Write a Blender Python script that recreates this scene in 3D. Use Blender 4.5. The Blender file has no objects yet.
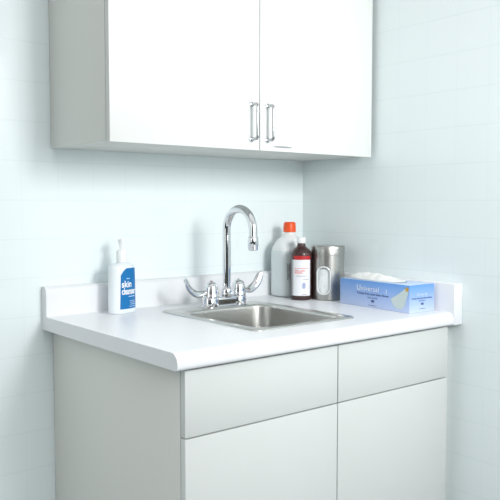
import bpy, bmesh, math, random
from mathutils import Vector, Matrix, noise
R = math.radians
PI = math.pi
random.seed(7)
scene = bpy.context.scene
COL = scene.collection

# ------------------------------------------------------------------ camera
cd = bpy.data.cameras.new('camera')
cam = bpy.data.objects.new('camera', cd)
COL.objects.link(cam)
cd.sensor_width = 36.0
cd.lens = 738.4 * 36.0 / 500.0
cd.clip_start = 0.02
cam.location = (-1.84665, -1.97098, 0.31150)
_yaw, _pit = 0.681705, 0.060486
_fw = Vector((math.sin(_yaw) * math.cos(_pit), math.cos(_yaw) * math.cos(_pit), -math.sin(_pit)))
cam.rotation_euler = _fw.to_track_quat('-Z', 'Y').to_euler()
scene.camera = cam

# ------------------------------------------------------------------ light
scene.view_settings.view_transform = 'Standard'
scene.view_settings.look = 'None'
scene.view_settings.gamma = 1.0
scene.view_settings.use_curve_mapping = False
scene.view_settings.exposure = 0.14

world = bpy.data.worlds.new('room_light')
scene.world = world
world.use_nodes = True
wn, wl = world.node_tree.nodes, world.node_tree.links
wn.clear()
w_out = wn.new('ShaderNodeOutputWorld')
w_bg = wn.new('ShaderNodeBackground')
w_tc = wn.new('ShaderNodeTexCoord')
w_sep = wn.new('ShaderNodeSeparateXYZ')
w_rmp = wn.new('ShaderNodeValToRGB')
w_mad = wn.new('ShaderNodeMath'); w_mad.operation = 'MULTIPLY_ADD'
w_mad.inputs[1].default_value = 0.5; w_mad.inputs[2].default_value = 0.5
wl.new(w_tc.outputs['Generated'], w_sep.inputs[0])
wl.new(w_sep.outputs['Z'], w_mad.inputs[0])
wl.new(w_mad.outputs[0], w_rmp.inputs[0])
e = w_rmp.color_ramp.elements
e[0].position = 0.30; e[0].color = (0.03, 0.036, 0.036, 1)
e[1].position = 0.88; e[1].color = (1.5, 1.5, 1.5, 1)
m_ = w_rmp.color_ramp.elements.new(0.52); m_.color = (0.13, 0.145, 0.145, 1)
wl.new(w_rmp.outputs[0], w_bg.inputs['Color'])
w_bg.inputs['Strength'].default_value = 0.62
wl.new(w_bg.outputs[0], w_out.inputs[0])

def area(name, loc, target, sx, sy, power, color=(1, 1, 1)):
    d = bpy.data.lights.new(name, 'AREA')
    d.shape = 'RECTANGLE'; d.size = sx; d.size_y = sy
    d.energy = power; d.color = color
    o = bpy.data.objects.new(name, d); COL.objects.link(o)
    o.location = loc
    o.rotation_euler = (Vector(target) - Vector(loc)).to_track_quat('-Z', 'Y').to_euler()
    return o
key = area('softbox_lamp', (-0.54, -2.2, 0.88), (-0.38, 0.0, 0.45), 0.42, 0.5, 6.6, (1.0, 0.995, 0.98))
key.data.spread = R(105)
area('added_fill', (-0.84, -2.9, 0.72), (-0.62, 0.0, 0.45), 1.08, 1.3, 20, (0.98, 1.0, 1.0))  # unseen broad light added to thin the shadows on the wall
area('added_side_fill', (-3.1, -0.75, 0.55), (-0.98, -0.25, 0.2), 1.0, 1.4, 5.5, (0.96, 1.0, 0.97))  # unseen area light added at the left to lift the side panels

# ------------------------------------------------------------------ materials
def mat(name, color, rough=0.5, metal=0.0, spec=0.5, trans=0.0, ior=1.45, coat=0.0):
    m = bpy.data.materials.new(name); m.use_nodes = True
    b = m.node_tree.nodes['Principled BSDF']
    b.inputs['Base Color'].default_value = (*color, 1)
    b.inputs['Roughness'].default_value = rough
    b.inputs['Metallic'].default_value = metal
    b.inputs['Specular IOR Level'].default_value = spec
    b.inputs['Transmission Weight'].default_value = trans
    b.inputs['IOR'].default_value = ior
    b.inputs['Coat Weight'].default_value = coat
    return m
def nodes(m):
    return m.node_tree.nodes, m.node_tree.links, m.node_tree.nodes['Principled BSDF']
def add_noise(m, scale, c0, c1, bump=0.0, stretch=(1, 1, 1), bscale=None):
    n, l, b = nodes(m)
    tc = n.new('ShaderNodeTexCoord'); mp = n.new('ShaderNodeMapping'); mp.inputs['Scale'].default_value = stretch
    nz = n.new('ShaderNodeTexNoise'); nz.inputs['Scale'].default_value = scale; nz.inputs['Detail'].default_value = 4
    rp = n.new('ShaderNodeValToRGB')
    rp.color_ramp.elements[0].position = 0.3; rp.color_ramp.elements[0].color = (*c0, 1)
    rp.color_ramp.elements[1].position = 0.7; rp.color_ramp.elements[1].color = (*c1, 1)
    l.new(tc.outputs['Object'], mp.inputs[0]); l.new(mp.outputs[0], nz.inputs['Vector'])
    l.new(nz.outputs['Fac'], rp.inputs[0]); l.new(rp.outputs[0], b.inputs['Base Color'])
    if bump:
        bp = n.new('ShaderNodeBump'); bp.inputs['Strength'].default_value = bump; bp.inputs['Distance'].default_value = 0.001
        l.new(nz.outputs['Fac'], bp.inputs['Height']); l.new(bp.outputs[0], b.inputs['Normal'])
    return m

TILE = 0.108
def tile_mat(name, axis, u0, z0):
    """glazed square wall tiles with thin grey-green joints; axis is the horizontal world axis of the wall"""
    m = mat(name, (0.80, 0.90, 0.92), 0.10, spec=0.5)
    n, l, b = nodes(m)
    g = n.new('ShaderNodeNewGeometry'); s = n.new('ShaderNodeSeparateXYZ'); l.new(g.outputs['Position'], s.inputs[0])
    def joint(sock, off):
        a = n.new('ShaderNodeMath'); a.operation = 'SUBTRACT'; a.inputs[1].default_value = off; l.new(sock, a.inputs[0])
        d = n.new('ShaderNodeMath'); d.operation = 'DIVIDE'; d.inputs[1].default_value = TILE; l.new(a.outputs[0], d.inputs[0])
        fl = n.new('ShaderNodeMath'); fl.operation = 'FLOOR'; l.new(d.outputs[0], fl.inputs[0])
        w = n.new('ShaderNodeMath'); w.operation = 'PINGPONG'; w.inputs[1].default_value = 0.5; l.new(d.outputs[0], w.inputs[0])
        mr = n.new('ShaderNodeMapRange'); mr.interpolation_type = 'SMOOTHSTEP'
        mr.inputs['From Min'].default_value = 0.006; mr.inputs['From Max'].default_value = 0.026
        l.new(w.outputs[0], mr.inputs['Value'])
        return mr.outputs[0], fl.outputs[0]
    ju, fu = joint(s.outputs[axis], u0)
    jz, fz = joint(s.outputs['Z'], z0)
    sj = n.new('ShaderNodeMapRange'); sj.inputs['To Min'].default_value = 0.45   # the upright joints are finer and paler
    l.new(ju, sj.inputs['Value'])
    mn = n.new('ShaderNodeMath'); mn.operation = 'MINIMUM'; l.new(sj.outputs[0], mn.inputs[0]); l.new(jz, mn.inputs[1])
    cb = n.new('ShaderNodeCombineXYZ'); l.new(fu, cb.inputs[0]); l.new(fz, cb.inputs[1])
    wn_ = n.new('ShaderNodeTexWhiteNoise'); l.new(cb.outputs[0], wn_.inputs['Vector'])
    rp = n.new('ShaderNodeValToRGB')
    rp.color_ramp.elements[0].color = (0.835, 0.915, 0.930, 1); rp.color_ramp.elements[1].color = (0.842, 0.922, 0.936, 1)
    l.new(wn_.outputs['Value'], rp.inputs[0])
    mx = n.new('ShaderNodeMix'); mx.data_type = 'RGBA'
    mx.inputs['A'].default_value = (0.800, 0.882, 0.898, 1)
    l.new(mn.outputs[0], mx.inputs['Factor']); l.new(rp.outputs[0], mx.inputs['B'])
    l.new(mx.outputs['Result'], b.inputs['Base Color'])
    bp = n.new('ShaderNodeBump'); bp.inputs['Strength'].default_value = 0.12; bp.inputs['Distance'].default_value = 0.0006
    l.new(mn.outputs[0], bp.inputs['Height']); l.new(bp.outputs[0], b.inputs['Normal'])
    return m

M = {}
M['tile_back'] = tile_mat('glazed_tile_back', 'X', -1.054, 0.3257)
M['tile_right'] = tile_mat('glazed_tile_right', 'Y', -0.006, 0.3257)
M['floor'] = add_noise(mat('floor_vinyl', (0.55, 0.57, 0.57), 0.45), 14, (0.22, 0.24, 0.24), (0.28, 0.30, 0.30))
M['laminate'] = add_noise(mat('white_laminate_top', (0.86, 0.88, 0.92), 0.32, spec=0.4), 420, (0.79, 0.81, 0.84), (0.83, 0.845, 0.87))
M['front'] = mat('dimmed_white_front', (0.665, 0.695, 0.685), 0.35, spec=0.4)  # door white toned down, weaker light on the base fronts put into the colour
M['door'] = mat('white_door_laminate', (0.77, 0.79, 0.775), 0.35, spec=0.4)
M['side'] = mat('grey_white_carcass', (0.72, 0.735, 0.70), 0.45, spec=0.3)
M['edge'] = mat('grey_edge_band', (0.66, 0.67, 0.65), 0.5)
M['dark'] = mat('gap_shade', (0.10, 0.10, 0.095), 0.8)  # shade inside the front gaps, painted onto the rails behind them
M['chrome'] = mat('chrome', (0.74, 0.75, 0.77), 0.06, 1.0)
M['satin'] = mat('satin_chrome', (0.50, 0.51, 0.53), 0.20, 1.0)
M['steel'] = add_noise(mat('brushed_steel', (0.5, 0.5, 0.49), 0.33, 1.0), 60, (0.43, 0.43, 0.41), (0.51, 0.51, 0.49), 0.05, (1, 1, 12))
M['sink'] = add_noise(mat('sink_steel', (0.6, 0.6, 0.58), 0.28, 1.0), 80, (0.56, 0.56, 0.54), (0.64, 0.635, 0.61), 0.04, (1, 10, 10))
M['white_plastic'] = mat('white_plastic', (0.88, 0.90, 0.91), 0.3)
M['bottle_white'] = mat('frosted_white_plastic', (0.80, 0.86, 0.90), 0.25)
M['blue'] = mat('blue_label', (0.004, 0.165, 0.44), 0.35)
M['print_white'] = mat('white_print', (0.88, 0.90, 0.93), 0.4)
M['print_navy'] = mat('navy_print', (0.035, 0.06, 0.22), 0.5)
M['print_red'] = mat('red_print', (0.78, 0.20, 0.20), 0.5)
M['index_red'] = mat('dull_red_index', (0.28, 0.13, 0.13), 0.4)
M['print_grey'] = mat('grey_print', (0.32, 0.33, 0.36), 0.5)
M['print_pale'] = mat('pale_blue_print', (0.62, 0.76, 0.93), 0.5)
M['orange'] = mat('orange_cap_plastic', (0.90, 0.10, 0.015), 0.35)
M['brown'] = mat('brown_plastic', (0.060, 0.030, 0.030), 0.2)
M['label_white'] = mat('white_paper_label', (0.85, 0.86, 0.90), 0.5)
M['red'] = mat('red_band', (0.50, 0.02, 0.025), 0.45)
M['cotton'] = mat('cotton', (0.88, 0.89, 0.90), 0.95, spec=0.1)
M['sheet'] = mat('crumpled_white_sheet', (0.86, 0.87, 0.86), 0.8, spec=0.2)
M['lily'] = mat('pale_lily_print', (0.62, 0.72, 0.72), 0.5)
M['gold'] = mat('gold_print', (0.62, 0.38, 0.06), 0.5)
M['emblem_blue'] = mat('blue_emblem', (0.36, 0.42, 0.62), 0.5)

def jug_mat():
    m = mat('translucent_jug', (0.72, 0.80, 0.82), 0.22)
    n, l, b = nodes(m)
    tc = n.new('ShaderNodeTexCoord'); s = n.new('ShaderNodeSeparateXYZ'); l.new(tc.outputs['Object'], s.inputs[0])
    mr = n.new('ShaderNodeMapRange'); mr.inputs['From Min'].default_value = 0.1565; mr.inputs['From Max'].default_value = 0.1585
    l.new(s.outputs['Z'], mr.inputs['Value'])
    mx = n.new('ShaderNodeMix'); mx.data_type = 'RGBA'
    mx.inputs['A'].default_value = (0.79, 0.86, 0.875, 1); mx.inputs['B'].default_value = (0.92, 0.95, 0.96, 1)
    l.new(mr.outputs[0], mx.inputs['Factor']); l.new(mx.outputs['Result'], b.inputs['Base Color'])
    tr = n.new('ShaderNodeBsdfTranslucent'); l.new(mx.outputs['Result'], tr.inputs['Color'])
    ms = n.new('ShaderNodeMixShader'); ms.inputs[0].default_value = 0.08
    l.new(b.outputs[0], ms.inputs[1]); l.new(tr.outputs[0], ms.inputs[2])
    l.new(ms.outputs[0], n['Material Output'].inputs[0])
    return m
M['jug'] = jug_mat()

def carton_mat():
    m = mat('blue_fade_carton', (0.3, 0.5, 0.85), 0.4)
    n, l, b = nodes(m)
    tc = n.new('ShaderNodeTexCoord'); s = n.new('ShaderNodeSeparateXYZ'); l.new(tc.outputs['Object'], s.inputs[0])
    mr = n.new('ShaderNodeMapRange'); mr.inputs['From Min'].default_value = 0.0; mr.inputs['From Max'].default_value = 0.081
    l.new(s.outputs['Z'], mr.inputs['Value'])
    rp = n.new('ShaderNodeValToRGB')
    rp.color_ramp.elements[0].color = (0.56, 0.66, 0.90, 1)
    rp.color_ramp.elements[1].color = (0.125, 0.33, 0.76, 1)
    k = rp.color_ramp.elements.new(0.5); k.color = (0.34, 0.50, 0.85, 1)
    l.new(mr.outputs[0], rp.inputs[0]); l.new(rp.outputs[0], b.inputs['Base Color'])
    return m
M['carton'] = carton_mat()
M['carton_top'] = mat('pale_carton_top', (0.55, 0.68, 0.88), 0.5)

def glass_mat():
    m = bpy.data.materials.new('clear_window'); m.use_nodes = True
    n, l = m.node_tree.nodes, m.node_tree.links
    n.clear()
    o = n.new('ShaderNodeOutputMaterial'); g = n.new('ShaderNodeBsdfGlossy'); g.inputs['Roughness'].default_value = 0.05
    t = n.new('ShaderNodeBsdfTransparent'); t.inputs[0].default_value = (0.95, 0.97, 0.97, 1)
    mx = n.new('ShaderNodeMixShader'); mx.inputs[0].default_value = 0.07
    l.new(t.outputs[0], mx.inputs[1]); l.new(g.outputs[0], mx.inputs[2])
    l.new(mx.outputs[0], o.inputs[0])
    return m
M['glass'] = glass_mat()
M['acrylic'] = mat('clear_grey_frame', (0.74, 0.76, 0.77), 0.12, spec=0.7)

# ------------------------------------------------------------------ helpers
def link(name, me, parent=None):
    o = bpy.data.objects.new(name, me); COL.objects.link(o)
    if parent: o.parent = parent
    return o
def fin(name, bm, material, parent=None, smooth=True, angle=40):
    bmesh.ops.recalc_face_normals(bm, faces=bm.faces)
    me = bpy.data.meshes.new(name); bm.to_mesh(me); bm.free()
    mats = material if isinstance(material, (list, tuple)) else [material]
    for m in mats: me.materials.append(m)
    if smooth:
        for p in me.polygons: p.use_smooth = True
        me.set_sharp_from_angle(angle=R(angle))
    return link(name, me, parent)
def thing(name, label, cat, loc=(0, 0, 0), rz=0, group=None):
    o = bpy.data.objects.new(name, None); COL.objects.link(o)
    o.empty_display_size = 0.05
    o.location = loc; o.rotation_euler = (0, 0, rz)
    o['label'] = label; o['category'] = cat
    if group: o['group'] = group
    return o
def tag(o, label, cat, group=None):
    o['label'] = label; o['category'] = cat
    if group: o['group'] = group
    return o
def add_box(bm, lo, hi, bev=0.0, seg=2):
    vs = [bm.verts.new((x, y, z)) for x in (lo[0], hi[0]) for y in (lo[1], hi[1]) for z in (lo[2], hi[2])]
    fs = [(0, 1, 3, 2), (4, 6, 7, 5), (0, 4, 5, 1), (2, 3, 7, 6), (0, 2, 6, 4), (1, 5, 7, 3)]
    faces = [bm.faces.new([vs[i] for i in f]) for f in fs]
    bmesh.ops.recalc_face_normals(bm, faces=faces)
    if bev:
        ed = list({e for f in faces for e in f.edges})
        bmesh.ops.bevel(bm, geom=ed, offset=bev, segments=seg, profile=0.5, affect='EDGES')
def box(name, lo, hi, material, parent=None, bev=0.0, seg=2):
    bm = bmesh.new(); add_box(bm, lo, hi, bev, seg)
    return fin(name, bm, material, parent)
def loft(bm, loops, cap0=True, cap1=True, closed=True):
    rows = [[bm.verts.new(p) for p in lp] for lp in loops]
    n = len(rows[0])
    for a, b in zip(rows, rows[1:]):
        for i in range(n if closed else n - 1):
            j = (i + 1) % n
            bm.faces.new((a[i], a[j], b[j], b[i]))
    if cap0: bm.faces.new(rows[0][::-1])
    if cap1: bm.faces.new(rows[-1])
    return rows
def circ(r, z, n=40, cx=0, cy=0):
    return [(cx + r * math.cos(2 * PI * i / n), cy + r * math.sin(2 * PI * i / n), z) for i in range(n)]
def lathe(bm, prof, n=40, cx=0, cy=0, cap0=True, cap1=True):
    loft(bm, [circ(max(r, 1e-4), z, n, cx, cy) for r, z in prof], cap0, cap1)
def rrect(hx, hy, r, z, cx=0, cy=0, k=8):
    pts = []
    r = min(r, hx - 1e-5, hy - 1e-5)
    for sx, sy, a0 in ((1, 1, 0), (-1, 1, 90), (-1, -1, 180), (1, -1, 270)):
        for i in range(k + 1):
            a = R(a0 + 90 * i / k)
            pts.append((cx + sx * (hx - r) + r * math.cos(a), cy + sy * (hy - r) + r * math.sin(a), z))
    return pts
def sweep(bm, path, rad, n=16, flat=None, side=None):
    """round (or elliptical, flat = list of second radii along `side`) tube along a path"""
    P = [Vector(p) for p in path]
    loops = []
    up = None
    for i, p in enumerate(P):
        t = (P[min(i + 1, len(P) - 1)] - P[max(i - 1, 0)]).normalized()
        if side is not None:
            s = Vector(side); s = (s - t * s.dot(t)).normalized(); u = t.cross(s)
        else:
            if up is None:
                ref = Vector((0, 0, 1)) if abs(t.z) < 0.9 else Vector((1, 0, 0))
                up = (ref - t * ref.dot(t)).normalized()
            else:
                up = (up - t * up.dot(t)).normalized()
            s, u = up, t.cross(up)
        r1 = rad[i] if isinstance(rad, (list, tuple)) else rad
        r2 = (flat[i] if isinstance(flat, (list, tuple)) else flat) if flat is not None else r1
        loops.append([tuple(p + s * (r2 * math.cos(2 * PI * k / n)) + u * (r1 * math.sin(2 * PI * k / n))) for k in range(n)])
    loft(bm, loops)
def bez(pts, n=8):
    """Catmull-Rom through the points"""
    P = [Vector(p) for p in pts]; out = []
    Q = [P[0] * 2 - P[1]] + P + [P[-1] * 2 - P[-2]]
    for i in range(1, len(Q) - 2):
        a, b, c, d = Q[i - 1:i + 3]
        for k in range(n):
            t = k / n
            out.append(0.5 * (2 * b + (c - a) * t + (2 * a - 5 * b + 4 * c - d) * t * t + (3 * b - a - 3 * c + d) * t ** 3))
    out.append(P[-1]); return out
def boolean_cut(o, cutter):
    md = o.modifiers.new('cut', 'BOOLEAN'); md.operation = 'DIFFERENCE'; md.solver = 'EXACT'; md.object = cutter
    dg = bpy.context.evaluated_depsgraph_get(); dg.update()
    me = bpy.data.meshes.new_from_object(o.evaluated_get(dg))
    o.modifiers.clear(); old = o.data; o.data = me; bpy.data.meshes.remove(old)
    for p in me.polygons: p.use_smooth = True
    me.set_sharp_from_angle(angle=R(35))
    cm = cutter.data; bpy.data.objects.remove(cutter); bpy.data.meshes.remove(cm)
def text_mesh(name, body, size, material, parent, fn, thick=0.0, align='CENTER', spacing=1.0, bold=0.0, sx=1.0, cuts=0):
    """flat lettering; fn(u, v) maps the text plane onto the surface"""
    c = bpy.data.curves.new(name, 'FONT'); c.body = body; c.size = size; c.align_x = align
    c.space_character = spacing; c.offset = bold; c.resolution_u = 3
    t = bpy.data.objects.new(name, c); COL.objects.link(t)
    dg = bpy.context.evaluated_depsgraph_get(); dg.update()
    me = bpy.data.meshes.new_from_object(t.evaluated_get(dg))
    bpy.data.objects.remove(t); bpy.data.curves.remove(c)
    me.name = name
    for v in me.vertices: v.co = fn(v.co.x * sx, v.co.y)
    me.materials.clear(); me.materials.append(material)
    return link(name, me, parent)
def patch(bm, u0, u1, v0, v1, fn, nu=10, nv=1, mask=None):
    g = [[bm.verts.new(fn(u0 + (u1 - u0) * i / nu, v0 + (v1 - v0) * j / nv)) for j in range(nv + 1)] for i in range(nu + 1)]
    for i in range(nu):
        for j in range(nv):
            bm.faces.new((g[i][j], g[i + 1][j], g[i + 1][j + 1], g[i][j + 1]))
def strips(name, rows, material, parent, fn):
    """fine print too small to read: one ragged thin line per row; rows = (u0, u1, v, height)"""
    for u0, u1, v, h in rows:
        rnd = random.Random(int((u0 + v) * 1e5)); bm = bmesh.new()
        us = [u0]; hs = []
        while us[-1] < u1:
            us.append(min(u1, us[-1] + h * rnd.uniform(0.35, 0.7))); hs.append(h * rnd.uniform(0.55, 1.0) if rnd.random() > 0.2 else h * 0.25)
        prev = None
        for k in range(len(us)):
            hh = max(hs[k - 1] if k else 0, hs[k] if k < len(hs) else 0)
            cur = (bm.verts.new(fn(us[k], v - h / 2)), bm.verts.new(fn(us[k], v - h / 2 + hh)))
            if prev: bm.faces.new((prev[0], cur[0], cur[1], prev[1]))
            prev = cur
        fin(name, bm, material, parent, smooth=False)

# ------------------------------------------------------------------ room shell
def struct(o):
    o['kind'] = 'structure'; return o
struct(box('wall_back', (-3.2, 0.0, -0.92), (0.1, 0.1, 1.75), M['tile_back']))
struct(box('wall_right', (0.0, -3.2, -0.92), (0.1, 0.0, 1.75), M['tile_right']))
struct(box('floor', (-3.2, -3.2, -1.0), (0.1, 0.1, -0.92), M['floor']))

# ------------------------------------------------------------------ worktop
L, D, TH, SH, ST = 1.0010, 0.6876, 0.0378, 0.0840, 0.041
def worktop_profile():
    pts = [(0.0, -TH), (0.0, SH)]
    # rounded splash top (front corner)
    st, r = 0.0295, 0.015
    pts += [(-st + r + r * math.cos(a) - 0.0, SH - r + r * math.sin(a)) for a in [R(90 + 15 * i) for i in range(7)]]
    # cove at the junction
    c = 0.006
    pts += [(-st - c + c * math.cos(a), c + c * math.sin(a)) for a in [R(0 - 18 * i) for i in range(6)]]
    # rolled nose
    r1 = 0.024
    pts += [(-D + r1 + r1 * math.cos(a), -r1 + r1 * math.sin(a)) for a in [R(90 + 9 * i) for i in range(11)]]
    r2 = 0.009
    pts += [(-D + r2 + r2 * math.cos(a), -TH + r2 + r2 * math.sin(a)) for a in [R(180 + 15 * i) for i in range(7)]]
    return pts
wt = thing('worktop', 'white laminate worktop with rolled front edge and upstands, sink set into it', 'worktop', (0, 0, 0))
bm = bmesh.new()
prof = worktop_profile()
loft(bm, [[(x, y - 0.0005, z) for y, z in prof] for x in (-L, -ST)])
slab = fin('slab', bm, M['laminate'], wt)
bm = bmesh.new()
SX0, SX1, SY0, SY1 = -0.700, -0.336, -0.580, -0.136         # sink rim footprint
scx, scy = (SX0 + SX1) / 2, (SY0 + SY1) / 2
loft(bm, [rrect((SX1 - SX0) / 2 - 0.012, (SY1 - SY0) / 2 - 0.012, 0.03, z, scx, scy) for z in (-0.2, 0.2)])
cut = fin('cutter', bm, M['laminate'])
boolean_cut(slab, cut)
bm = bmesh.new()
add_box(bm, (-ST, -D - 0.001, -TH), (-0.0005, -0.0005, SH - 0.0015), 0.0018, 2)
fin('side_splash', bm, M['laminate'], wt)

# ------------------------------------------------------------------ base cabinet
CX0, CX1 = -0.970, -0.040
DF = -0.668                                   # front plane of the doors
CB = DF + 0.019                               # front of the carcass
FZ = -0.92
bc = thing('base_cabinet', 'white sink base cabinet with flat fronts standing under the worktop', 'cabinet', ((CX0 + CX1) / 2, -0.33, FZ))
def rel(o_parent, p): return (p[0] - o_parent.location.x, p[1] - o_parent.location.y, p[2] - o_parent.location.z)
def pbox(name, lo, hi, material, parent, root=None, bev=0.001):
    r = root or parent
    return box(name, rel(r, lo), rel(r, hi), material, parent, bev)
pbox('side_panel', (CX0, CB, FZ), (CX0 + 0.018, -0.002, -TH - 0.0005), M['side'], bc)
pbox('side_panel', (CX1 - 0.018, CB, FZ), (CX1, -0.002, -TH - 0.0005), M['side'], bc)
pbox('back_panel', (CX0 + 0.018, -0.014, FZ + 0.1), (CX1 - 0.018, -0.002, -TH - 0.0005), M['side'], bc)
pbox('bottom_panel', (CX0 + 0.018, CB, FZ + 0.1), (CX1 - 0.018, -0.014, FZ + 0.118), M['side'], bc)
pbox('front_rail', (CX0 + 0.018, CB, -TH - 0.09), (CX1 - 0.018, CB + 0.018, -TH - 0.0005), M['dark'], bc)
pbox('front_stile', (-0.535, CB + 0.0005, FZ + 0.118), (-0.465, CB + 0.018, -TH - 0.09), M['dark'], bc)
pbox('cross_rail', (CX0 + 0.018, CB + 0.0002, -0.225), (CX1 - 0.018, CB + 0.018, -0.165), M['dark'], bc)
pbox('toe_kick', (CX0 + 0.018, CB + 0.06, FZ), (CX1 - 0.018, CB + 0.076, FZ + 0.1), M['side'], bc)
pbox('filler_strip', (CX1, CB + 0.012, FZ), (-0.001, CB + 0.030, -TH - 0.0005), M['side'], bc)
XS = -0.5005
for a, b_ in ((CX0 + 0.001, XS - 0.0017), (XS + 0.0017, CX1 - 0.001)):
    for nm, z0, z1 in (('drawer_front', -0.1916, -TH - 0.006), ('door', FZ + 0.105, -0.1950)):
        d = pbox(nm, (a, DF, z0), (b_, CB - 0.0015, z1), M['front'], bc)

# ------------------------------------------------------------------ wall cabinet
UX0, UX1, UZ0, UZ1 = -0.9675, -0.017, 0.4705, 1.24
UF = -0.343; UB = UF + 0.020
uc = thing('wall_cabinet', 'white two-door wall cabinet with chrome bar handles hung above the sink', 'cabinet', ((UX0 + UX1) / 2, -0.16, UZ0))
for x0 in (UX0, UX1 - 0.018):
    pbox('side_panel', (x0, UB, UZ0), (x0 + 0.018, -0.001, UZ1), M['side'], uc)
pbox('bottom_panel', (UX0 + 0.018, UB + 0.001, UZ0 + 0.0005), (UX1 - 0.018, -0.001, UZ0 + 0.0185), M['side'], uc)
pbox('top_panel', (UX0 + 0.018, UB + 0.001, UZ1 - 0.018), (UX1 - 0.018, -0.001, UZ1), M['side'], uc)
pbox('back_panel', (UX0 + 0.018, -0.013, UZ0 + 0.0185), (UX1 - 0.018, -0.001, UZ1 - 0.018), M['side'], uc)
UXS = -0.4895
def bar_handle(parent, x, z0, z1):
    y0 = UF; out = 0.028; r = 0.0045
    path = [(x, y0 + 0.0005, z0)]
    path += [(x, y0 - out + 0.008, z0)]
    path += [(x, y0 - out + 0.008 * (1 - math.sin(R(a))), z0 + 0.008 * (1 - math.cos(R(a)))) for a in (20, 45, 70, 90)]
    path += [(x, y0 - out, z1 - 0.008)]
    path += [(x, y0 - out + 0.008 * (1 - math.cos(R(a))), z1 - 0.008 + 0.008 * math.sin(R(a))) for a in (20, 45, 70, 90)]
    path += [(x, y0 + 0.0005, z1)]
    bm = bmesh.new(); sweep(bm, [rel(uc, p) for p in path], r, 14)
    for z in (z0, z1):
        sweep(bm, [rel(uc, p) for p in ((x, y0, z), (x, y0 - 0.004, z), (x, y0 - 0.005, z))], [0.0075, 0.0072, 0.005], 18)
    h = fin('handle', bm, M['satin'], parent)
    h['label'] = 'chrome bar handle'
    return h
for i, (a, b_) in enumerate(((UX0 + 0.0005, UXS - 0.0012), (UXS + 0.0012, UX1 - 0.0005))):
    bm = bmesh.new(); add_box(bm, rel(uc, (a, UF, UZ0 - 0.003)), rel(uc, (b_, UB - 0.002, UZ1)), 0.001, 2)
    d = fin('door', bm, [M['door'], M['edge']], uc)
    for p in d.data.polygons:
        if abs(p.normal.x) > 0.9 or p.normal.z < -0.9: p.material_index = 1
    bar_handle(d, UXS - 0.0310 if i == 0 else UXS + 0.0275, 0.4975, 0.5950)
    if i == 1:
        bm = bmesh.new()
        n = 10
        top = [(-0.4370 + 0.070 * k / n, UF - 0.0012, 0.4812 + 0.0020 * math.sin(PI * k / n) + 0.0006) for k in range(n + 1)]
        bot = [(-0.4370 + 0.070 * k / n, UF - 0.0012, 0.4798 - 0.0013 * math.sin(PI * k / n)) for k in range(n + 1)]
        f0 = [bm.verts.new(rel(uc, p)) for p in top + bot[::-1]]
        f1 = [bm.verts.new(rel(uc, (p[0], UF - 0.0001, p[2]))) for p in top + bot[::-1]]
        bm.faces.new(f0); bm.faces.new(f1[::-1])
        for k in range(len(f0)):
            j = (k + 1) % len(f0); bm.faces.new((f0[k], f0[j], f1[j], f1[k]))
        o = fin('maker_plate', bm, M['print_grey'], d); o['label'] = 'thin grey nameplate mark at the foot of the door'

# ------------------------------------------------------------------ sink
sk = thing('sink', 'rectangular stainless steel drop-in sink set in the white worktop', 'sink', (scx, scy, 0))
hx, hy = (SX1 - SX0) / 2, (SY1 - SY0) / 2
bx0, bx1, by0, by1 = -0.668, -0.364, -0.552, -0.208
bcx, bcy, bhx, bhy = (bx0 + bx1) / 2 - scx, (by0 + by1) / 2 - scy, (bx1 - bx0) / 2, (by1 - by0) / 2
bm = bmesh.new()
loft(bm, [rrect(hx, hy, 0.022, 0.0003), rrect(hx - 0.0005, hy - 0.0005, 0.022, 0.0022), rrect(hx - 0.003, hy - 0.003, 0.020, 0.0042),
          rrect(hx - 0.010, hy - 0.010, 0.018, 0.0036), rrect(bhx + 0.004, bhy + 0.004, 0.050, 0.0030, bcx, bcy),
          rrect(bhx, bhy, 0.046, 0.0004, bcx, bcy), rrect(bhx - 0.0008, bhy - 0.0008, 0.046, -0.004, bcx, bcy)], False, False)
fin('rim', bm, M['sink'], sk, angle=60)
bm = bmesh.new()
lp = [rrect(bhx - 0.0008, bhy - 0.0008, 0.046, -0.004, bcx, bcy), rrect(bhx - 0.006, bhy - 0.006, 0.046, -0.07, bcx, bcy), rrect(bhx - 0.010, bhy - 0.010, 0.046, -0.125, bcx, bcy)]
for a in (15, 30, 45, 60, 75, 90):
    q = 0.03
    lp.append(rrect(bhx - 0.010 - q * (1 - math.cos(R(a))), bhy - 0.010 - q * (1 - math.cos(R(a))), 0.046, -0.125 - q * math.sin(R(a)), bcx, bcy))
lp.append(rrect(0.05, 0.05, 0.046, -0.158, bcx, bcy))
loft(bm, lp, False, True)
fin('bowl', bm, M['sink'], sk, angle=60)
bm = bmesh.new()
lathe(bm, [(0.036, -0.157), (0.036, -0.155), (0.032, -0.1545), (0.029, -0.156), (0.012, -0.1565)], 32, bcx, bcy)
fin('drain', bm, M['chrome'], sk)

# ------------------------------------------------------------------ faucet
FX, FY, F0 = -0.480, -0.165, 0.0036
fc = thing('faucet', 'chrome gooseneck faucet with two wrist blade handles on the sink ledge', 'faucet', (FX, FY, F0))
def obround(hl, r, z, k=12):
    pts = []
    for i in range(k + 1):
        a = R(-90 + 180 * i / k); pts.append((hl + r * math.cos(a), r * math.sin(a), z))
    for i in range(k + 1):
        a = R(90 + 180 * i / k); pts.append((-hl + r * math.cos(a), r * math.sin(a), z))
    return pts
VX = 0.0525
bm = bmesh.new()
loft(bm, [obround(VX + 0.004, 0.0275, 0), obround(VX + 0.004, 0.0275, 0.0025), obround(VX + 0.004, 0.021, 0.004), obround(VX + 0.004, 0.0165, 0.0055),
          obround(VX + 0.004, 0.0165, 0.010), obround(VX + 0.004, 0.0185, 0.018), obround(VX + 0.004, 0.0190, 0.025), obround(VX + 0.004, 0.0175, 0.0285), obround(VX + 0.004, 0.014, 0.030)])
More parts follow.
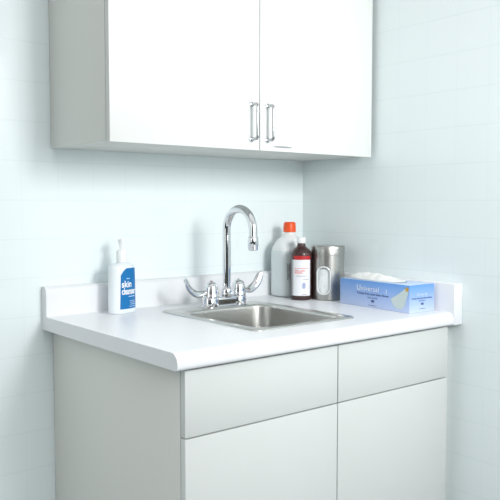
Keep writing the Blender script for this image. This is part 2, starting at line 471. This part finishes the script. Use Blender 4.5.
[setattr(v.co, 'x', v.co.x - 0.0035) for v in bm.verts]
fin('escutcheon', bm, M['chrome'], fc, angle=60)
for s in (-1, 1):
    bm = bmesh.new()
    lathe(bm, [(0.0262, 0.0028), (0.0262, 0.0245), (0.0250, 0.0285), (0.0215, 0.0302)], 40, s * VX - 0.0035)
    fin('valve_base', bm, M['chrome'], fc, angle=50)
for s in (-1, 1):
    bm = bmesh.new()
    lathe(bm, [(0.0205, 0.029), (0.0235, 0.0305), (0.0235, 0.034), (0.0222, 0.036), (0.0218, 0.044), (0.0202, 0.056), (0.0175, 0.067), (0.0130, 0.0740), (0.0065, 0.0770), (0.0005, 0.0773)], 36, s * VX)
    v = fin('valve', bm, M['chrome'], fc)
    pts = bez([(s * VX + s * 0.010, 0, 0.050), (s * VX + s * 0.028, 0.002, 0.043), (s * VX + s * 0.055, 0.005 + 0.003 * s, 0.043),
               (s * VX + s * 0.081, 0.004 + 0.006 * s, 0.060), (s * VX + s * 0.100, 0.003 + 0.008 * s, 0.092)], 7)
    N = len(pts)
    wid = [0.0065 + 0.0065 * min(1, (i / N) * 2.2) - (0.005 * max(0, (i / (N - 1) - 0.85) / 0.15) ** 2) for i in range(N)]
    thk = [0.0062 - 0.0026 * min(1, (i / N) * 1.4) for i in range(N)]
    bm = bmesh.new(); sweep(bm, pts, thk, 16, wid, (-s * 0.50, 0.45, 0.75))
    fin('wrist_blade', bm, M['chrome'], v, angle=60)
    bm = bmesh.new(); lathe(bm, [(0.0045, 0.0758), (0.0045, 0.0786), (0.003, 0.0793)], 20, s * VX)
    o = fin('index_button', bm, M['index_red'] if s < 0 else M['print_grey'], v)
RB = 0.064
SY = -0.008
zt = 0.030
HT = 0.233
bm = bmesh.new()
path = [(0, 0, zt), (0, 0, zt + 0.08), (0, 0, HT - 0.06), (0, 0, HT - 0.02)] + [(0, -RB + RB * math.cos(R(a)), HT + RB * math.sin(R(a))) for a in range(0, 181, 9)] + [(0, -2 * RB, HT - 0.02), (0, -2 * RB, HT - 0.030)]
path = [(p[0], p[1] + SY, p[2]) for p in path]
sweep(bm, path, 0.0125, 24)
sp = fin('spout', bm, M['chrome'], fc, angle=60)
bm = bmesh.new()
lathe(bm, [(0.0165, 0.029), (0.0172, 0.034), (0.0172, 0.042), (0.0165, 0.050), (0.0150, 0.055), (0.0128, 0.057)], 32, 0, SY)
fin('spout_collar', bm, M['chrome'], sp)
bm = bmesh.new()
lathe(bm, [(0.0128, HT - 0.016), (0.014, HT - 0.018), (0.0155, HT - 0.022), (0.0155, HT - 0.043), (0.0142, HT - 0.045), (0.0142, HT - 0.055), (0.0130, HT - 0.057), (0.011, HT - 0.055)], 32, 0, SY - 2 * RB)
fin('aerator', bm, M['chrome'], sp)

# ------------------------------------------------------------------ skin cleanser bottle
BRZ = R(15)
sb = thing('pump_bottle', 'white pump bottle of skin cleanser with blue label left of the sink', 'bottle', (-0.7915, -0.081, 0.0003), BRZ)
BA, BB, BH = 0.0462, 0.0265, 0.138
def ell(a, b, z, n=48, p=2.3):
    out = []
    for i in range(n):
        t = 2 * PI * i / n; c, s = math.cos(t), math.sin(t)
        out.append((a * math.copysign(abs(c) ** (2 / p), c), b * math.copysign(abs(s) ** (2 / p), s), z))
    return out
bm = bmesh.new()
loft(bm, [ell(BA * k, BB * k2, z) for k, k2, z in ((0.93, 0.88, 0), (0.98, 0.97, 0.002), (1, 1, 0.006), (0.995, 1, 0.05), (0.970, 0.98, 0.10), (0.945, 0.96, 0.126), (0.925, 0.94, 0.134), (0.86, 0.88, 0.140), (0.68, 0.74, 0.1440), (0.42, 0.55, 0.1458), (0.31, 0.50, 0.147), (0.30, 0.48, 0.150))])
fin('body', bm, M['bottle_white'], sb, angle=60)
def on_bottle(u, v, lift=0.0006):
    # u = arc-ish distance round the front face
    a, b = BA * (1 - 0.035 * max(0, v - 0.02) / 0.10) + lift, BB * (1 - 0.01 * max(0, v - 0.03) / 0.07) + lift
    x = max(-0.999, min(0.999, u / a))
    y = -b * (1 - abs(x) ** 2.3) ** (1 / 2.3)
    return Vector((u, y, v))
bm = bmesh.new()
nu, nv = 26, 22
def label_u(t, w):   # leaf-shaped label: slanted rounded top
    return t
g = {}
u0, u1 = -0.0300, 0.0335
for i in range(nu + 1):
    u = u0 + (u1 - u0) * i / nu
    top = 0.131 - 0.020 * max(0, 1 - (i / nu) / 0.42) ** 2.2 - 0.004 * max(0, (i / nu - 0.85) / 0.15) ** 2
    bot = 0.0135
    for j in range(nv + 1):
        v = bot + (top - bot) * j / nv
        g[i, j] = bm.verts.new(on_bottle(u + (0.004 * (v / 0.12) * (1 - i / nu)), v, 0.0004))
for i in range(nu):
    for j in range(nv):
        bm.faces.new((g[i, j], g[i + 1, j], g[i + 1, j + 1], g[i, j + 1]))
lb = fin('label', bm, M['blue'], sb, angle=180); lb['label'] = 'blue label with white lettering'
def lab(x0, z0): return lambda u, v: on_bottle(x0 + u, z0 + v, 0.0008)
text_mesh('lettering', 'skin', 0.0265, M['print_white'], lb, lab(-0.0245, 0.0765), align='LEFT', bold=0.0006, sx=0.88)
text_mesh('lettering', 'cleanser', 0.0265, M['print_white'], lb, lab(-0.0245, 0.0560), align='LEFT', bold=0.0006, sx=0.66, spacing=0.93)
strips('fine_print', [(-0.008, 0.006, 0.1010, 0.0022), (0.000, 0.027, 0.0490, 0.0022), (0.004, 0.027, 0.036, 0.0016), (0.006, 0.027, 0.031, 0.0016), (0.006, 0.028, 0.026, 0.0016), (0.002, 0.028, 0.020, 0.0018)], M['print_pale'], lb, lambda u, v: on_bottle(u, v, 0.0008))
bm = bmesh.new()
lathe(bm, [(0.0150, 0.1475), (0.0153, 0.149), (0.0152, 0.174), (0.0145, 0.179), (0.0115, 0.183), (0.0075, 0.185), (0.0060, 0.186)], 36)
pc = fin('pump_collar', bm, M['white_plastic'], sb)
bm = bmesh.new()
lathe(bm, [(0.0052, 0.185), (0.0052, 0.190), (0.0065, 0.195), (0.0098, 0.207), (0.0118, 0.2115), (0.0115, 0.2135), (0.006, 0.2142)], 28)
sweep(bm, bez([(0, 0, 0.2075), (-0.009, -0.009, 0.2085), (-0.017, -0.017, 0.2080), (-0.021, -0.021, 0.2040)], 5), [0.0052] * 11 + [0.0045, 0.004, 0.0038, 0.0036, 0.0034], 14)
fin('pump_head', bm, M['white_plastic'], sb, angle=50)

# ------------------------------------------------------------------ jug with orange cap
jg = thing('jug', 'translucent white jug with an orange screw cap in the worktop corner', 'jug', (-0.139, -0.083, 0.0003), R(0))
bm = bmesh.new()
jx, jy = 0.0585, 0.0475
prof = [(0.90, 0.001, 0.03), (0.97, 0.003, 0.03), (1.0, 0.009, 0.03), (1.0, 0.08, 0.03), (1.0, 0.150, 0.03), (0.99, 0.160, 0.032), (0.95, 0.172, 0.036), (0.86, 0.185, 0.040)]
loops = [rrect(jx * k, jy * k, min(r, jy * k), z, 0, 0, 8) for k, z, r in prof]
for kx, z in ((0.72, 0.195), (0.56, 0.2025), (0.42, 0.2085), (0.335, 0.213), (0.315, 0.218), (0.315, 0.226)):
    loops.append(rrect(max(jx * kx, 0.0175), max(jy * kx * 1.1, 0.0175), min(jx * kx, jy * kx * 1.1, 0.040) if kx > 0.4 else 0.0174, z, 0, 0, 8))
loft(bm, loops)
fin('body', bm, M['jug'], jg, angle=60)
bm = bmesh.new()
n = 48
cap = []
for r, z in ((0.0205, 0.2195), (0.0215, 0.2205), (0.0212, 0.232), (0.0200, 0.248), (0.0185, 0.2525), (0.016, 0.254)):
    cap.append([((r + (0.0005 if (i % 2) and 0.2205 <= z < 0.249 else 0)) * math.cos(2 * PI * i / n), (r + (0.0005 if (i % 2) and 0.2205 <= z < 0.249 else 0)) * math.sin(2 * PI * i / n), z) for i in range(n)])
loft(bm, cap)
fin('cap', bm, M['orange'], jg, angle=50)['label'] = 'orange screw cap'
# printed column of small upright text on the front-left of the jug
def on_jug(u, v):
    a = R(240) + v / 0.03
    return Vector((-(jx - 0.03) + 0.0306 * math.cos(a), -(jy - 0.03) + 0.0306 * math.sin(a), u))
strips('fine_print', [(0.060, 0.116, -0.0036, 0.0030), (0.064, 0.112, 0.0006, 0.0026), (0.058, 0.117, 0.0045, 0.0030)], M['print_grey'], jg, on_jug)

# ------------------------------------------------------------------ brown bottle
bb = thing('medicine_bottle', 'dark brown bottle with white cap and red-topped paper label before the jug', 'bottle', (-0.1775, -0.1835, 0.0003), 0)
br = 0.0345
bm = bmesh.new()
lathe(bm, [(0.030, 0.0), (0.033, 0.001), (br, 0.005), (br, 0.06), (br, 0.147), (0.0341, 0.151), (0.0325, 0.157), (0.0285, 0.164), (0.0220, 0.170), (0.0165, 0.1745), (0.0140, 0.177), (0.0132, 0.182), (0.0132, 0.190)], 56)
fin('body', bm, M['brown'], bb, angle=60)
bm = bmesh.new()
n = 48
cp = []
for r, z in ((0.0142, 0.1865), (0.0146, 0.1875), (0.0143, 0.203), (0.0130, 0.2055), (0.010, 0.2062)):
    cp.append([((r + (0.0004 if (i % 2) and 0.187 < z < 0.2035 else 0)) * math.cos(2 * PI * i / n), (r + (0.0004 if (i % 2) and 0.187 < z < 0.2035 else 0)) * math.sin(2 * PI * i / n), z) for i in range(n)])
loft(bm, cp)
fin('cap', bm, M['white_plastic'], bb, angle=50)['label'] = 'white screw cap'
A0 = math.atan2(-1.97 + 0.1835, -1.8466 + 0.1775)          # bearing of the side turned to the room
def on_brown(u, v, lift=0.0005):
    a = A0 + u / br
    return Vector(((br + lift) * math.cos(a), (br + lift) * math.sin(a), v))
bm = bmesh.new(); patch(bm, -0.0365, 0.0340, 0.0150, 0.1330, on_brown, 28, 2)
lb = fin('label', bm, M['label_white'], bb, angle=180); lb['label'] = 'white paper label with a red band on top'
bm = bmesh.new(); patch(bm, -0.0270, 0.0340, 0.1332, 0.1460, on_brown, 24, 1)
fin('red_band', bm, M['red'], lb, angle=180)
bl = lambda x0, z0: (lambda u, v: on_brown(x0 + u, z0 + v, 0.0009))
strips('fine_print', [(-0.023, 0.028, 0.1045, 0.0020), (-0.023, 0.012, 0.0970, 0.0034), (-0.023, 0.006, 0.0905, 0.0034)], M['print_red'], lb, lambda u, v: on_brown(u, v, 0.0009))
strips('fine_print', [(-0.016, 0.020, 0.0800, 0.0018), (0.006, 0.026, 0.0695, 0.0018), (0.002, 0.018, 0.0190, 0.0024)], M['print_grey'], lb, lambda u, v: on_brown(u, v, 0.0009))
bm = bmesh.new(); vs = [bm.verts.new(on_brown(0.009 + 0.0058 * math.cos(t), 0.048 + 0.0105 * math.sin(t), 0.0009)) for t in [2 * PI * i / 24 for i in range(24)]]
bm.faces.new(vs)
fin('emblem', bm, M['emblem_blue'], lb, smooth=False)['label'] = 'small blue oval emblem'
bm = bmesh.new(); patch(bm, -0.0335, -0.0290, 0.0150, 0.1330, lambda u, v: on_brown(u, v, 0.0009), 4, 1)
fin('label_fold', bm, M['print_grey'], lb, angle=180)

# ------------------------------------------------------------------ steel canister with window
cn = thing('canister', 'stainless steel canister with a clear oval window showing cotton inside', 'canister', (-0.0972, -0.2262, 0.0003), 0)
cr, ch = 0.0552, 0.178
bm = bmesh.new()
lathe(bm, [(cr - 0.003, 0.0), (cr, 0.0015), (cr, 0.150), (cr - 0.0015, 0.1505), (cr - 0.0015, 0.0030), (0.0005, 0.0030)], 72)
body = fin('body', bm, M['steel'], cn, angle=50)
WA = R(211.5); WZ, WHW, WHH = 0.065, 0.0205, 0.0440
wd = Vector((math.cos(WA), math.sin(WA), 0)); wsd = Vector((-math.sin(WA), math.cos(WA), 0))
def stad(hw, hh, n=10):
    r = hw * 0.92
    return [(p[0], p[1]) for p in rrect(hw, hh, r, 0, 0, 0, n)]
bm = bmesh.new()
loft(bm, [[tuple(wd * d + wsd * u + Vector((0, 0, WZ + v))) for u, v in stad(WHW, WHH)] for d in (0.03, 0.08)])
cut = fin('cutter', bm, M['steel'], cn)
boolean_cut(body, cut)
def on_can(u, v, lift):
    a = WA + u / cr
    return Vector(((cr + lift) * math.cos(a), (cr + lift) * math.sin(a), WZ + v))
bm = bmesh.new()
rings = []
for hw, lift in ((1.16, 0.0002), (1.16, 0.0030), (1.10, 0.0045), (0.97, 0.0045), (0.92, 0.0030), (0.92, -0.001)):
    rings.append([on_can(u, v, lift) for u, v in stad(WHW * hw, WHH + WHW * (hw - 1))])
loft(bm, rings, False, False)
fr = fin('window_frame', bm, M['acrylic'], cn, angle=50); fr['label'] = 'clear rounded window frame'
bm = bmesh.new()
patch(bm, -WHW * 0.93, WHW * 0.93, -WHH * 0.96, WHH * 0.96, lambda u, v: on_can(u * (1.0 if abs(v) < WHH - WHW else math.sqrt(max(0.04, 1 - ((abs(v) - (WHH - WHW)) / WHW) ** 2))), v, 0.0018), 8, 24)
fin('pane', bm, M['glass'], fr, angle=180)
bm = bmesh.new()
lathe(bm, [(cr + 0.0006, 0.1480), (cr + 0.0014, 0.1490), (cr + 0.0014, 0.1745), (cr + 0.0004, 0.1768), (cr - 0.003, 0.1778), (cr - 0.012, 0.1780), (0.0005, 0.1782)], 72)
fin('lid', bm, M['steel'], cn, angle=35)
# a roll of cotton wool standing inside, behind the window
bm = bmesh.new()
loops = []
for j in range(29):
    z = 0.106 * j / 28
    e_ = min(1.0, (z + 0.004) / 0.012, (0.110 - z) / 0.012)
    loops.append([])
    for i in range(72):
        a = 2 * PI * i / 72
        q = Vector((math.cos(a) * 3.2, math.sin(a) * 3.2, z * 70))
        rr = (0.0515 + 0.0014 * noise.noise(q) + 0.0006 * noise.noise(q * 2.6)) * (0.72 + 0.28 * math.sqrt(max(0.02, e_)))
        loops[-1].append((rr * math.cos(a), rr * math.sin(a), z))
loft(bm, loops)
cw = fin('cotton_wool', bm, M['cotton'], angle=180)
cw.location = (cn.location.x, cn.location.y, 0.0036)
tag(cw, 'white cotton wool showing through the window of the steel canister', 'cotton wool')

# ------------------------------------------------------------------ blue carton of gloves
BXL, BXD, BXH = 0.2885, 0.1075, 0.0812
RZ = R(-2.75)
gx = Vector((-0.1630, -0.6230, 0))                 # near bottom corner
# local axes: +x away from the room corner wall (towards right wall), -y along the long side towards the viewer
ctr = gx + Matrix.Rotation(RZ, 3, 'Z') @ Vector((BXD / 2, BXL / 2, 0))
gb = thing('glove_box', 'blue cardboard glove box with white lettering at the right end of the worktop', 'box', (ctr.x, ctr.y, 0.0003), RZ)
hx_, hy_ = BXD / 2, BXL / 2
bm = bmesh.new()
t = 0.0012
add_box(bm, (-hx_, -hy_, 0), (hx_, hy_, BXH), 0.0009, 2)
carton = fin('carton', bm, [M['carton'], M['carton_top']], gb)
bm = bmesh.new()
loft(bm, [rrect(0.030, 0.100, 0.028, z, 0, 0.024) for z in (0.03, 0.12)])
cut = fin('cutter', bm, M['carton'], gb)
boolean_cut(carton, cut)
for p in carton.data.polygons:
    if p.normal.z > 0.9 and p.center.z > BXH - 0.004: p.material_index = 1
front = lambda y0, z0: (lambda u, v: Vector((-hx_ - 0.0006, y0 - u, z0 + v)))
endf = lambda x0, z0: (lambda u, v: Vector((x0 + u, -hy_ - 0.0006, z0 + v)))
# long face: centre of print lies a little towards the far end
cy_ = 0.006
text_mesh('lettering', 'U', 0.0250, M['print_white'], carton, front(cy_ + 0.0550, 0.0505), align='CENTER')
text_mesh('lettering', 'niversal', 0.0215, M['print_white'], carton, front(cy_ + 0.0450, 0.0505), align='LEFT', spacing=1.13)
text_mesh('lettering', '3', 0.0150, M['print_white'], carton, front(cy_ - 0.0600, 0.0505))
text_mesh('lettering', 'Powder-Free Latex Exam Gloves', 0.0098, M['print_navy'], carton, front(cy_ - 0.004, 0.0385), bold=0.0001)
text_mesh('lettering', 'Non-Sterile', 0.0085, M['print_navy'], carton, front(cy_ - 0.004, 0.0280))
text_mesh('lettering', '100', 0.0095, M['print_navy'], carton, front(cy_ - 0.004, 0.0175), bold=0.0005)
strips('fine_print', [(-0.018, 0.018, 0.0, 0.0016)], M['print_navy'], carton, front(cy_ - 0.004, 0.0075))
text_mesh('lettering', 'Universal', 0.0125, M['print_pale'], carton, endf(0.0, 0.0490))
text_mesh('lettering', 'Powder-Free Latex Exam Gloves', 0.0066, M['print_navy'], carton, endf(0.0, 0.0395), bold=0.0001)
text_mesh('lettering', 'Non-Sterile', 0.0056, M['print_navy'], carton, endf(0.0, 0.0325))
text_mesh('lettering', '100', 0.0085, M['print_navy'], carton, endf(0.0, 0.0220), bold=0.0004)
strips('fine_print', [(-0.012, 0.012, 0.0, 0.0014)], M['print_navy'], carton, endf(0.0, 0.0105))
# pale draped shape with a gold head printed at the near end of the long face
shape = [(0.137, 0.072), (0.140, 0.060), (0.136, 0.048), (0.131, 0.036), (0.128, 0.024), (0.122, 0.014), (0.112, 0.009), (0.098, 0.010), (0.086, 0.015), (0.078, 0.024), (0.073, 0.036), (0.083, 0.042), (0.096, 0.049), (0.109, 0.057), (0.120, 0.065), (0.129, 0.071)]
bm = bmesh.new(); bm.faces.new([bm.verts.new((-hx_ - 0.0006, -u, v)) for u, v in shape])
o = fin('picture', bm, M['lily'], carton, smooth=False); o['label'] = 'pale printed figure with a gold top'
bm = bmesh.new(); bm.faces.new([bm.verts.new((-hx_ - 0.0009, -(0.1350 + 0.0065 * math.cos(a)), 0.0690 + 0.0065 * math.sin(a))) for a in [2 * PI * i / 16 for i in range(16)]])
fin('gold_spot', bm, M['gold'], o, smooth=False)

# crumpled white glove / tissue pushed up through the opening
bm = bmesh.new()
nx, ny = 26, 64
hx2, hy2 = 0.0400, 0.1070
top, und = {}, {}
for i in range(nx + 1):
    for j in range(ny + 1):
        u, v = -1 + 2 * i / nx, -1 + 2 * j / ny
        # keep the outline rounded
        ru = u * math.sqrt(1 - 0.45 * v * v); rv = v * math.sqrt(1 - 0.25 * u * u)
        edge = max(0.0, 1 - max(abs(u), abs(v)) ** 3)
        q = Vector((u * 2.2, v * 4.0, 2.3))
        h = 0.010 * edge * (0.9 + 0.75 * noise.noise(q) + 0.45 * abs(noise.noise(q * 2.1 + Vector((0, 0, 5)))) + 0.25 * noise.noise(q * 4.3))
        h = h * (0.95 + 0.35 * v) + 0.007 * math.exp(-((v - 0.70) / 0.32) ** 2) * edge + 0.006 * math.exp(-((v + 0.05) / 0.35) ** 2) * edge
        top[i, j] = bm.verts.new((hx2 * ru, hy2 * rv, 0.0014 + max(h, 0.0)))
        und[i, j] = bm.verts.new((hx2 * ru * 0.98, hy2 * rv * 0.98, 0.0004))
for i in range(nx):
    for j in range(ny):
        bm.faces.new((top[i, j], top[i + 1, j], top[i + 1, j + 1], top[i, j + 1]))
        bm.faces.new((und[i, j], und[i, j + 1], und[i + 1, j + 1], und[i + 1, j]))
ring = [(i, 0) for i in range(nx)] + [(nx, j) for j in range(ny)] + [(i, ny) for i in range(nx, 0, -1)] + [(0, j) for j in range(ny, 0, -1)]
for a, b_ in zip(ring, ring[1:] + ring[:1]):
    bm.faces.new((top[a], und[a], und[b_], top[b_]))
sh = fin('crumpled_glove', bm, M['sheet'], angle=180)
off = Matrix.Rotation(RZ, 3, 'Z') @ Vector((-0.002, 0.034, 0))
sh.location = (ctr.x + off.x, ctr.y + off.y, BXH + 0.0003)
sh.rotation_euler = (0, 0, RZ)
tag(sh, 'crumpled white gloves bulging from the top of the blue box', 'gloves')
